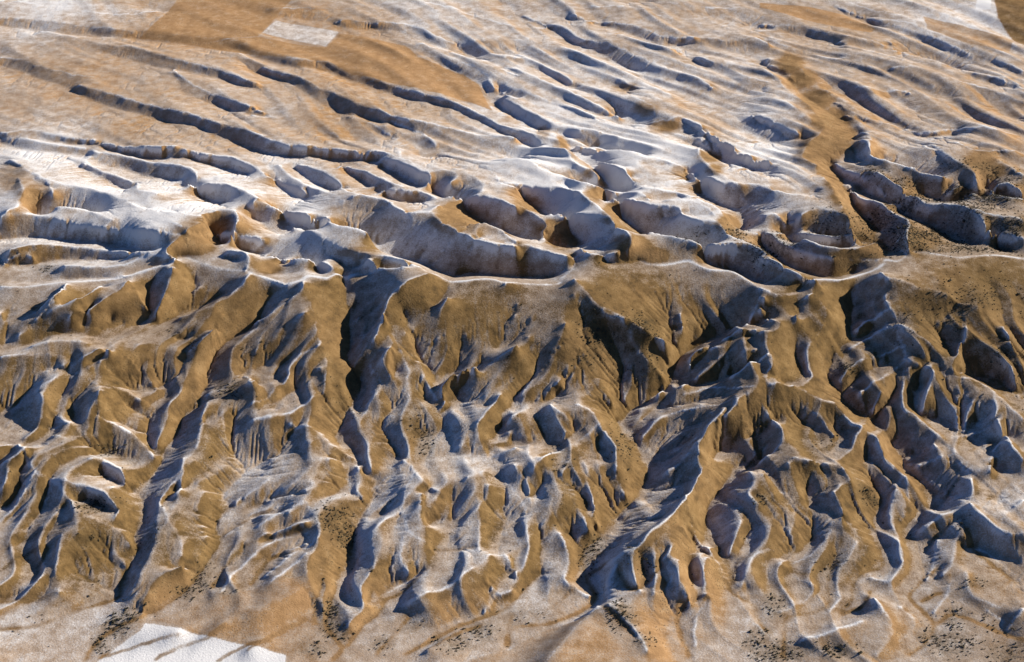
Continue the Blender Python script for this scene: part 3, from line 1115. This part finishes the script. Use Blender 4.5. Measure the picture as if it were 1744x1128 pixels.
lowd = vx[(valley_dy := (project(vx[:, 0], vx[:, 1], vz)[1] - np.interp(project(vx[:, 0], vx[:, 1], vz)[0], CREST_X, CREST_Y))) > 330]
di = np.clip(((lowd[:, 1] - Y0) / CELL).astype(int), 0, NY - 1) * NX + np.clip(((lowd[:, 0] - X0) / CELL).astype(int), 0, NX - 1)
DRAW = np.zeros(NX * NY, np.float32); DRAW[di] = 1
DRAW = np.clip(blur(DRAW.reshape(NY, NX), 1.5) * 5, 0, 1) * np.interp(PY - np.interp(PX, CREST_X, CREST_Y), [330, 520, 600], [0, 0.5, 1]) * np.clip(0.7 + 0.5 * fbm(NY, NX, 18, 3, 44), 0, 1)
def along(sel, wid):
    q = np.vstack([CXY[i] for i in sel]); a = np.zeros(NX * NY, np.float32)
    ok = (q[:, 0] > X0) & (q[:, 0] < X1) & (q[:, 1] > Y0) & (q[:, 1] < Y1)
    a[np.rint((q[ok, 1] - Y0) / CELL).astype(int) * NX + np.rint((q[ok, 0] - X0) / CELL).astype(int)] = 1
    return np.clip(blur(a.reshape(NY, NX), wid) * 2.6 * wid, 0, 1)
kinds = [l[0] for l in lines if l[0] in "CMc"]
# drifts lie along the crests, thickest on the main one
snow = snow + 0.85 * along([i for i, k in enumerate(kinds) if k == "M"], 1.5) * np.clip(0.75 + 0.4 * fbm(NY, NX, 20, 2, 15), 0, 1)
snow = snow + 0.62 * along([i for i, k in enumerate(kinds) if k != "M"], 1.0) * np.clip(0.45 + 0.5 * fbm(NY, NX, 25, 3, 16), 0, 1)
BARE = '''1345 110 22 16 1;1365 135 22 16 1;1390 170 26 18 1;1415 205 30 18 1;1430 230 26 16 1;1408 248 42 17 1;1392 266 30 13 1;1405 285 14 14 1;1420 310 14 14 1;1432 335 16 14 1;1450 365 18 14 1;1470 390 22 12 1;1490 425 20 12 1;
1132 215 24 10 1;1100 185 20 10 .8;1065 150 20 8 .7;1205 268 18 9 1;1216 288 13 9 1;1235 382 14 12 1;345 395 40 24 1;375 385 20 20 1;330 415 36 18 1;780 375 42 20 1;770 360 25 14 1;925 225 10 10 .6;955 245 12 10 .8;1005 295 10 8 .8;1010 335 18 12 .9;1040 365 14 14 .9;900 350 22 12 .8;935 390 24 14 .9;960 415 24 10 .9;1075 420 26 16 1;1110 435 26 10 1;460 455 20 10 .8;610 430 30 8 .7;1670 275 26 18 .8;1690 290 20 12 .8;20 300 26 22 .8;60 330 26 16 .7'''
bare = np.zeros_like(PX)
for r in BARE.replace("\n", "").split(";"):
    a, b, rx, ry, s_ = [float(v) for v in r.split()]
    bare = np.maximum(bare, s_ * np.exp(-0.5 * (((PX - a) / rx) ** 2 + ((PY - b) / ry) ** 2) ** 2))
snow = snow - 0.75 * bare; soil = soil * (1 - bare) + 0.33 * bare
snow = snow.astype(np.float32); soil = soil.astype(np.float32)
BRUSH_SHADE_PTS = """1040 575 50 35 1;1085 560 35 25 1;1005 610 25 20 .9;1020 520 20 28 .7;1080 620 40 30 .6;160 860 40 14 1;150 915 34 14 .9;570 880 28 26 1;588 905 15 28 1;1060 1055 26 26 1.2;1095 1090 22 15 1;
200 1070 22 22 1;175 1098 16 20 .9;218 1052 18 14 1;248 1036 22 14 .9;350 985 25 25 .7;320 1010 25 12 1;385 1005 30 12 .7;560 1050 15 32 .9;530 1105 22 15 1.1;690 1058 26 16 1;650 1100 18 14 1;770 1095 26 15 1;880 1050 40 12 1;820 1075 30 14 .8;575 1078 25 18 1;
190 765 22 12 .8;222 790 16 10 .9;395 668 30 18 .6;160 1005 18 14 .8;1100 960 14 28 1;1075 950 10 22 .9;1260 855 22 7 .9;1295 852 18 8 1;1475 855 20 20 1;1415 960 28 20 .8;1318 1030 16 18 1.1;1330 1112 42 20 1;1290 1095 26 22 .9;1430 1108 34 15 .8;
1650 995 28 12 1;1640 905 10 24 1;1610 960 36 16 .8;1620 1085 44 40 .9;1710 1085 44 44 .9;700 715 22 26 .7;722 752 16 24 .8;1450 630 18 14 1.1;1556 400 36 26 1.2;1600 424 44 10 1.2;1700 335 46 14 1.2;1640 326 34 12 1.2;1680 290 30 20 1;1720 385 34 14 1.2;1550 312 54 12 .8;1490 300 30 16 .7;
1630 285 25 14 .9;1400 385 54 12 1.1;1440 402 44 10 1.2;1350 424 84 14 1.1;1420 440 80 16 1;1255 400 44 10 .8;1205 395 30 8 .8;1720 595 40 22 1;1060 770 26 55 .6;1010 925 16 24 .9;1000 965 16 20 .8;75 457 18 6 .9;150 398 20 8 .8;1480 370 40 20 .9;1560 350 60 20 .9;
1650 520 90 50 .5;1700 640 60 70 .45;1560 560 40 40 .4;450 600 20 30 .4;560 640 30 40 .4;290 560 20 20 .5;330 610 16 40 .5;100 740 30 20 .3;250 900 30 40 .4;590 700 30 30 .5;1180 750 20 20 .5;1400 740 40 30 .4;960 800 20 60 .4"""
BRUSH_SHADE_PTS += ';1600 395 150 40 .55;1400 410 110 28 .5;1300 430 60 16 .4;1690 300 70 30 .6;1556 402 46 30 1.2;1620 425 110 10 1.0;1330 405 70 12 .8;1300 422 80 34 .6;1450 402 90 42 .75;1620 372 120 42 .85;1180 425 60 24 .4'  # broad blobs: brush, plus shade painted into the band behind the right-hand crest
BRUSH_SHADE = np.zeros_like(PX)
for r in BRUSH_SHADE_PTS.replace("\n", "").split(";"):
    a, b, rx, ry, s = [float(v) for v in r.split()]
    BRUSH_SHADE = np.maximum(BRUSH_SHADE, s * np.exp(-0.5 * (((PX - a) / rx) ** 2 + ((PY - b) / ry) ** 2) ** 1.5))
BRUSH_SHADE = np.clip(BRUSH_SHADE * (0.75 + 0.45 * fbm(NY, NX, 12, 3, 55)), 0, 1.2).astype(np.float32)

cellx = 0.25 * (GX[:-1, :-1] + GX[1:, :-1] + GX[:-1, 1:] + GX[1:, 1:]); celly = 0.25 * (GY[:-1, :-1] + GY[1:, :-1] + GY[:-1, 1:] + GY[1:, 1:])
region = np.zeros((NY - 1, NX - 1), np.int32)
ccx = np.interp(GX[0], *[np.array(v) for v in zip(*sorted((x, y) for c in [CXY[i] for i, l in enumerate([l for l in lines if l[0] in 'CMc']) if l[0] == 'M'] for x, y in c))])
region[celly > 0.5 * (ccx[1:] + ccx[:-1])[None, :]] = 1
fmask = []
for i, (nm, poly, sn, so) in enumerate(FIELDS):
    g = ground_poly(poly)
    region[inpoly(cellx, celly, g)] = 2 + i
    mk = inpoly(GX, GY, g)
    mf = blur(mk.astype(np.float32), 0.7)
    snow = snow * (1 - mf) + (sn + (snow - BIAS) * 0.5) * mf
    soil = soil * (1 - mf) + so * mf

snow = (snow - 0.75 * DRAW).astype(np.float32); BRUSH_SHADE = np.maximum(BRUSH_SHADE, 0.35 * DRAW).astype(np.float32)
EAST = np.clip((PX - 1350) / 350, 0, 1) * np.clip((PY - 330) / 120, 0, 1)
BRUSH_SHADE = np.maximum(BRUSH_SHADE, 0.22 * EAST * (0.8 + 0.5 * fbm(NY, NX, 50, 3, 77))).astype(np.float32)

# ------------------------------------------------------------------ one sheet of ground, out to the horizon
def grow(a, b, far, first):
    out = [a]; s = first
    while abs(out[-1] - a) < far:
        out.append(out[-1] + b * s); s *= 1.22
    return np.array(out[1:])
xs = np.concatenate([grow(X0, -1, 9000, 2)[::-1], gx, grow(X1, 1, 9000, 2)])
ys = np.concatenate([grow(Y0, -1, 2500, 2)[::-1], gy, grow(Y1, 1, 14000, 2)])
ixc = np.clip(np.rint((xs - X0) / CELL).astype(int), 0, NX - 1); iyc = np.clip(np.rint((ys - Y0) / CELL).astype(int), 0, NY - 1)
ZZ = z[iyc][:, ixc]; SN = snow[iyc][:, ixc]; SO = soil[iyc][:, ixc]; BR = BRUSH_SHADE[iyc][:, ixc]
FX, FY = np.meshgrid(xs, ys)
dist = np.hypot(np.clip(np.abs(FX) - X1, 0, None), np.clip(FY - Y1, 0, None) + np.clip(Y0 - FY, 0, None))
fade = np.exp(-dist / 120.0)
base = np.interp(FY, [0, 1150, 1330, 20000], [0, 5, 48, 48])
SN = SN * fade + (0.6 + 0.35 * np.sin(FX / 170.0) * np.sin(FY / 230.0)) * (1 - fade)
ZZ = ZZ * fade + (base + 3 * np.sin(FX / 90.0 + FY / 60.0)) * (1 - fade)
MX, MY = len(xs), len(ys)
ri = np.clip(np.rint((0.5 * (xs[1:] + xs[:-1]) - X0 - 0.5) / CELL).astype(int), 0, NX - 2)
rj = np.clip(np.rint((0.5 * (ys[1:] + ys[:-1]) - Y0 - 0.5) / CELL).astype(int), 0, NY - 2)
REG = region[rj][:, ri]

# ------------------------------------------------------------------ materials
def ground_material():
    m = bpy.data.materials.new("winter_ground"); m.use_nodes = True
    nt = m.node_tree; N = nt.nodes; L = nt.links
    N.clear()
    out = N.new("ShaderNodeOutputMaterial"); bs = N.new("ShaderNodeBsdfPrincipled")
    L.new(bs.outputs[0], out.inputs[0])
    bs.inputs["Roughness"].default_value = 0.95
    bs.inputs["Specular IOR Level"].default_value = 0.1
    geo = N.new("ShaderNodeNewGeometry")
    def attr(n):
        a = N.new("ShaderNodeAttribute"); a.attribute_name = n; return a.outputs["Fac"]
    def math_(op, a, b=None, clamp=False):
        n = N.new("ShaderNodeMath"); n.operation = op; n.use_clamp = clamp
        for i, v in enumerate((a, b)):
            if v is None: continue
            if isinstance(v, (int, float)): n.inputs[i].default_value = v
            else: L.new(v, n.inputs[i])
        return n.outputs[0]
    def noise_(scale, detail, rough, vec=None):
        n = N.new("ShaderNodeTexNoise"); n.inputs["Scale"].default_value = scale
        n.inputs["Detail"].default_value = detail; n.inputs["Roughness"].default_value = rough
        L.new(vec or geo.outputs["Position"], n.inputs["Vector"]); return n.outputs["Fac"]
    def ramp(f, stops):
        r = N.new("ShaderNodeValToRGB"); e = r.color_ramp.elements
        while len(e) < len(stops): e.new(0.5)
        for i, (p, c) in enumerate(stops):
            e[i].position = p; e[i].color = (*c, 1)
        L.new(f, r.inputs[0]); return r.outputs[0]
    def mix(f, a, b):
        n = N.new("ShaderNodeMix"); n.data_type = 'RGBA'
        L.new(f, n.inputs[0]); L.new(a, n.inputs[6]); L.new(b, n.inputs[7]); return n.outputs[2]
    fine = noise_(0.9, 4, 0.7); mid = noise_(0.12, 5, 0.62); big = noise_(0.02, 4, 0.55)
    tone = math_('ADD', math_('MULTIPLY', mid, 0.6), math_('MULTIPLY', noise_(0.035, 6, 0.6), 0.4))
    grass = ramp(tone, [(0.34, (0.070, 0.046, 0.020)), (0.48, (0.165, 0.100, 0.038)), (0.64, (0.25, 0.158, 0.066))])
    stub = ramp(mid, [(0.3, (0.33, 0.19, 0.088)), (0.55, (0.45, 0.265, 0.128)), (0.75, (0.54, 0.35, 0.19))])
    soilc = mix(attr("soil"), grass, stub)
    # low sagebrush: dark specks a few metres across
    vor = N.new("ShaderNodeTexVoronoi"); vor.inputs["Scale"].default_value = 0.55
    L.new(geo.outputs["Position"], vor.inputs["Vector"])
    spk = math_('MULTIPLY', math_('LESS_THAN', vor.outputs["Distance"], 0.27), math_('GREATER_THAN', math_('ADD', mid, math_('MULTIPLY', big, 0.5)), 0.78))
    dark = N.new("ShaderNodeRGB"); dark.outputs[0].default_value = (0.05, 0.04, 0.02, 1)
    soilc = mix(math_('MULTIPLY', spk, 0.55), soilc, dark.outputs[0])
    clump = math_('MULTIPLY', attr("brush_shade"), math_('ADD', math_('MULTIPLY', noise_(0.35, 4, 0.7), 2.6), -0.75), True)
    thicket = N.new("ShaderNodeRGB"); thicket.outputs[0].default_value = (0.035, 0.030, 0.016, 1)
    cover = math_('ADD', attr("snow"), math_('ADD', math_('MULTIPLY', math_('SUBTRACT', fine, 0.5), 1.1), math_('MULTIPLY', math_('SUBTRACT', mid, 0.5), 0.7)))
    mr = N.new("ShaderNodeMapRange"); mr.interpolation_type = 'SMOOTHSTEP'
    L.new(cover, mr.inputs[0]); mr.inputs[1].default_value = 0.52; mr.inputs[2].default_value = 1.18
    mr.inputs[3].default_value = 0.0; mr.inputs[4].default_value = 0.96
    snowc = N.new("ShaderNodeRGB"); snowc.outputs[0].default_value = (0.80, 0.785, 0.775, 1)
    fr = N.new("ShaderNodeMapRange"); fr.interpolation_type = 'SMOOTHSTEP'
    L.new(cover, fr.inputs[0]); fr.inputs[1].default_value = 0.05; fr.inputs[2].default_value = 0.6; fr.inputs[4].default_value = 0.85
    frost = ramp(mid, [(0.3, (0.36, 0.275, 0.21)), (0.7, (0.52, 0.42, 0.335))])
    col = mix(mr.outputs[0], mix(fr.outputs[0], soilc, frost), snowc.outputs[0])
    col = mix(math_('MULTIPLY', clump, 0.85), col, thicket.outputs[0])  # brush clumps, and the shade painted in behind the crest
    L.new(col, bs.inputs["Base Color"])
    bump = N.new("ShaderNodeBump"); bump.inputs["Strength"].default_value = 0.55; bump.inputs["Distance"].default_value = 0.8
    L.new(noise_(0.7, 5, 0.65), bump.inputs["Height"]); L.new(bump.outputs[0], bs.inputs["Normal"])
    return m
MG = ground_material()

def ground_piece(name, mask):
    jj, ii = np.nonzero(mask)
    q = np.stack([jj * MX + ii, jj * MX + ii + 1, (jj + 1) * MX + ii + 1, (jj + 1) * MX + ii], 1)
    used, inv = np.unique(q, return_inverse=True)
    q = inv.reshape(q.shape).astype(np.int32)
    me = bpy.data.meshes.new(name)
    me.vertices.add(len(used)); me.loops.add(q.size); me.polygons.add(len(q))
    co = np.stack([FX.ravel()[used], FY.ravel()[used], ZZ.ravel()[used]], 1).astype(np.float32)
    me.vertices.foreach_set("co", co.ravel())
    me.loops.foreach_set("vertex_index", q.ravel())
    me.polygons.foreach_set("loop_start", np.arange(len(q), dtype=np.int32) * 4)
    me.polygons.foreach_set("loop_total", np.full(len(q), 4, np.int32))
    me.polygons.foreach_set("use_smooth", np.ones(len(q), bool))
    for an, arr in (("snow", SN), ("soil", SO), ("brush_shade", BR)):
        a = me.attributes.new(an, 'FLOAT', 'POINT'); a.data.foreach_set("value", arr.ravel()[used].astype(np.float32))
    me.update(calc_edges=True); me.materials.append(MG)
    o = bpy.data.objects.new(name, me); COL.objects.link(o); o["kind"] = "structure"
    return o
ground_piece("hills", REG == 0)
ground_piece("plateau", REG == 1)
for i, f in enumerate(FIELDS):
    if (REG == 2 + i).any(): ground_piece(f[0], REG == 2 + i)
print("ground", round(time.time() - T0, 1))
# ------------------------------------------------------------------ scrub: dark bushes in the draws
def ground_z(x, y):
    fx = (x - X0) / CELL; fy = (y - Y0) / CELL
    i = np.clip(fx.astype(int), 0, NX - 2); j = np.clip(fy.astype(int), 0, NY - 2); a = fx - i; b = fy - j
    return (z[j, i] * (1 - a) + z[j, i + 1] * a) * (1 - b) + (z[j + 1, i] * (1 - a) + z[j + 1, i + 1] * a) * b

def bush_template(seed):
    """a low crown of several leafy clumps on short stems; returns vertices and triangles"""
    r = np.random.default_rng(seed)
    V, F = [], []
    ph = (1 + 5 ** 0.5) / 2
    ico = np.array([(-1, ph, 0), (1, ph, 0), (-1, -ph, 0), (1, -ph, 0), (0, -1, ph), (0, 1, ph), (0, -1, -ph), (0, 1, -ph), (ph, 0, -1), (ph, 0, 1), (-ph, 0, -1), (-ph, 0, 1)]) / 1.902
    fc = [(0, 11, 5), (0, 5, 1), (0, 1, 7), (0, 7, 10), (0, 10, 11), (1, 5, 9), (5, 11, 4), (11, 10, 2), (10, 7, 6), (7, 1, 8), (3, 9, 4), (3, 4, 2), (3, 2, 6), (3, 6, 8), (3, 8, 9), (4, 9, 5), (2, 4, 11), (6, 2, 10), (8, 6, 7), (9, 8, 1)]
    n = 0
    for k in range(5):
        c = np.array([r.normal(0, 0.42), r.normal(0, 0.42), r.uniform(0.25, 0.75)])
        p = ico * r.uniform(0.32, 0.55) * (1 + r.uniform(-0.35, 0.35, (12, 1))) * np.array([1, 1, 0.8]) + c
        V.append(p); F += [tuple(n + q for q in f) for f in fc]; n += 12
        b0 = np.array([c[0] * 0.3, c[1] * 0.3, -0.25])                      # its stem
        w = 0.05
        V.append(np.array([b0 + (w, 0, 0), b0 + (-w, w, 0), b0 + (-w, -w, 0), c])); F += [(n, n + 1, n + 3), (n + 1, n + 2, n + 3), (n + 2, n, n + 3)]; n += 4
    return np.vstack(V), np.array(F, np.int32)

def scrub_material():
    m = bpy.data.materials.new("dark_scrub"); m.use_nodes = True
    nt = m.node_tree; bs = nt.nodes["Principled BSDF"]
    g = nt.nodes.new("ShaderNodeNewGeometry"); n = nt.nodes.new("ShaderNodeTexNoise"); n.inputs["Scale"].default_value = 1.3
    r = nt.nodes.new("ShaderNodeValToRGB")
    r.color_ramp.elements[0].position = 0.35; r.color_ramp.elements[0].color = (0.022, 0.020, 0.011, 1)
    r.color_ramp.elements[1].position = 0.7; r.color_ramp.elements[1].color = (0.075, 0.058, 0.026, 1)
    nt.links.new(g.outputs["Position"], n.inputs["Vector"]); nt.links.new(n.outputs["Fac"], r.inputs[0]); nt.links.new(r.outputs[0], bs.inputs["Base Color"])
    bs.inputs["Roughness"].default_value = 0.95
    return m
MS = scrub_material()
TEMPL = [bush_template(100 + i) for i in range(6)]

def bush_mesh(name, V, F):
    me = bpy.data.meshes.new(name)
    me.vertices.add(len(V)); me.loops.add(F.size); me.polygons.add(len(F))
    me.vertices.foreach_set("co", V.astype(np.float32).ravel()); me.loops.foreach_set("vertex_index", F.astype(np.int32).ravel())
    me.polygons.foreach_set("loop_start", np.arange(len(F), dtype=np.int32) * 3); me.polygons.foreach_set("loop_total", np.full(len(F), 3, np.int32))
    me.update(calc_edges=True); me.materials.append(MS)
    return me

# where they grow: thick in the brushy draws, thin along the slopes
dens = 0.6 * np.clip(BRUSH_SHADE - 0.12, 0, 2) ** 1.5
dyp = PY - np.interp(PX, CREST_X, CREST_Y)
speck = fbm(NY, NX, 14, 3, 61)
dens = dens + 0.012 * np.clip(speck - 0.3, 0, 2) * (dyp > 0) * np.clip(INS * 1.6, 0.2, 1)
chan = np.clip(blur(z, 4) - z, 0, 2)
dens = dens + 0.05 * np.clip(chan - 0.4, 0, 1) * np.clip((dyp - 350) / 200, 0, 1)
dens *= ((PX > -60) & (PX < 1804) & (PY > -20) & (PY < 1180))
for nm, poly, sn, so in FIELDS:
    if nm != "fallow_field": dens[inpoly(GX, GY, ground_poly(poly))] *= 0.0
hit = RNG.random(dens.shape) < dens * 0.5 * CELL * CELL
jj, ii = np.nonzero(hit)
bx = gx[ii] + RNG.uniform(-0.5, 0.5, len(ii)) * CELL; by = gy[jj] + RNG.uniform(-0.5, 0.5, len(ii)) * CELL
bz = ground_z(bx, by)
bs_ = np.exp(RNG.normal(-0.62, 0.3, len(ii)))
bpx, bpy_ = project(bx, by, bz)
inside = (bpx > 8) & (bpx < 1736) & (bpy_ > 8) & (bpy_ < 1120)
score = np.where(inside, bs_ / np.hypot(by, CAM_Z - bz), 0)
order = np.argsort(-score)
NEAR = 290
print("bushes", len(order))

# named places by which a bush can be told
PLACES = [
    ((0, 960, 330, 1128), "dark bush in the draw beside the white field at lower left"),
    ((330, 940, 640, 1128), "dark bush where the lower left gullies open onto the pale stubble field"),
    ((640, 1000, 860, 1128), "dark bush on the pale apron left of the bottom centre field"),
    ((860, 1000, 1180, 1128), "dark bush in the thicket beside the bottom centre field"),
    ((1180, 1000, 1480, 1128), "dark bush in the brushy hollow at the bottom right of centre"),
    ((1480, 1000, 1744, 1128), "dark bush on the brown spurs in the lower right corner"),
    ((0, 700, 330, 960), "dark bush on the brown left hand spur with white rims"),
    ((330, 700, 680, 960), "dark bush on the brown knob below the left centre ridge"),
    ((680, 620, 960, 1000), "dark bush on the broken slopes below the big domed face"),
    ((960, 700, 1180, 1000), "dark bush on the spur beside the deep winding ravine"),
    ((1180, 700, 1744, 1000), "dark bush on the tawny spurs right of the winding ravine"),
    ((960, 480, 1180, 700), "dark bush in the dark patch on the big brown spur"),
    ((1300, 230, 1744, 480), "dark bush in the black thickets behind the right hand crest"),
    ((0, 0, 1744, 480), "dark bush on the far side of the main crest"),
    ((0, 480, 1744, 1128), "dark bush scattered on the slopes under the main crest"),
]
def place_of(x, y):
    for (a, b, c, d), t in PLACES:
        if a <= x < c and b <= y < d: return t
    return PLACES[-1][1]

singles = [bush_mesh("bush", V, F) for V, F in TEMPL]
for k, i in enumerate(order[:NEAR]):
    o = bpy.data.objects.new("bush", singles[k % 6]); COL.objects.link(o)
    o.location = (bx[i], by[i], bz[i]); s = float(bs_[i]) * 1.1
    o.scale = (s, s, s * 0.95); o.rotation_euler = (0, 0, float(RNG.uniform(0, 6.28)))
    t = place_of(bpx[i], bpy_[i])
    o["label"] = t; o["category"] = "bush"; o["group"] = "bushes: " + t[10:]
rest = order[NEAR:]
VV, FF, n0 = [], [], 0
for q in range(6):
    sel = rest[q::6]
    if not len(sel): continue
    V, F = TEMPL[q]
    th = RNG.uniform(0, 6.28, len(sel)); c, s = np.cos(th), np.sin(th); sc_ = bs_[sel]
    x = (V[None, :, 0] * c[:, None] - V[None, :, 1] * s[:, None]) * sc_[:, None] + bx[sel][:, None]
    y = (V[None, :, 0] * s[:, None] + V[None, :, 1] * c[:, None]) * sc_[:, None] + by[sel][:, None]
    zz = V[None, :, 2] * sc_[:, None] + bz[sel][:, None]
    VV.append(np.stack([x, y, zz], 2).reshape(-1, 3))
    FF.append((F[None] + (np.arange(len(sel)) * len(V))[:, None, None] + n0).reshape(-1, 3)); n0 += len(sel) * len(V)
o = bpy.data.objects.new("scrub", bush_mesh("scrub", np.vstack(VV), np.vstack(FF))); COL.objects.link(o)
o["kind"] = "stuff"; o["label"] = "dark scrub scattered over the slopes and thick in the draws"
print("scrub", round(time.time() - T0, 1))
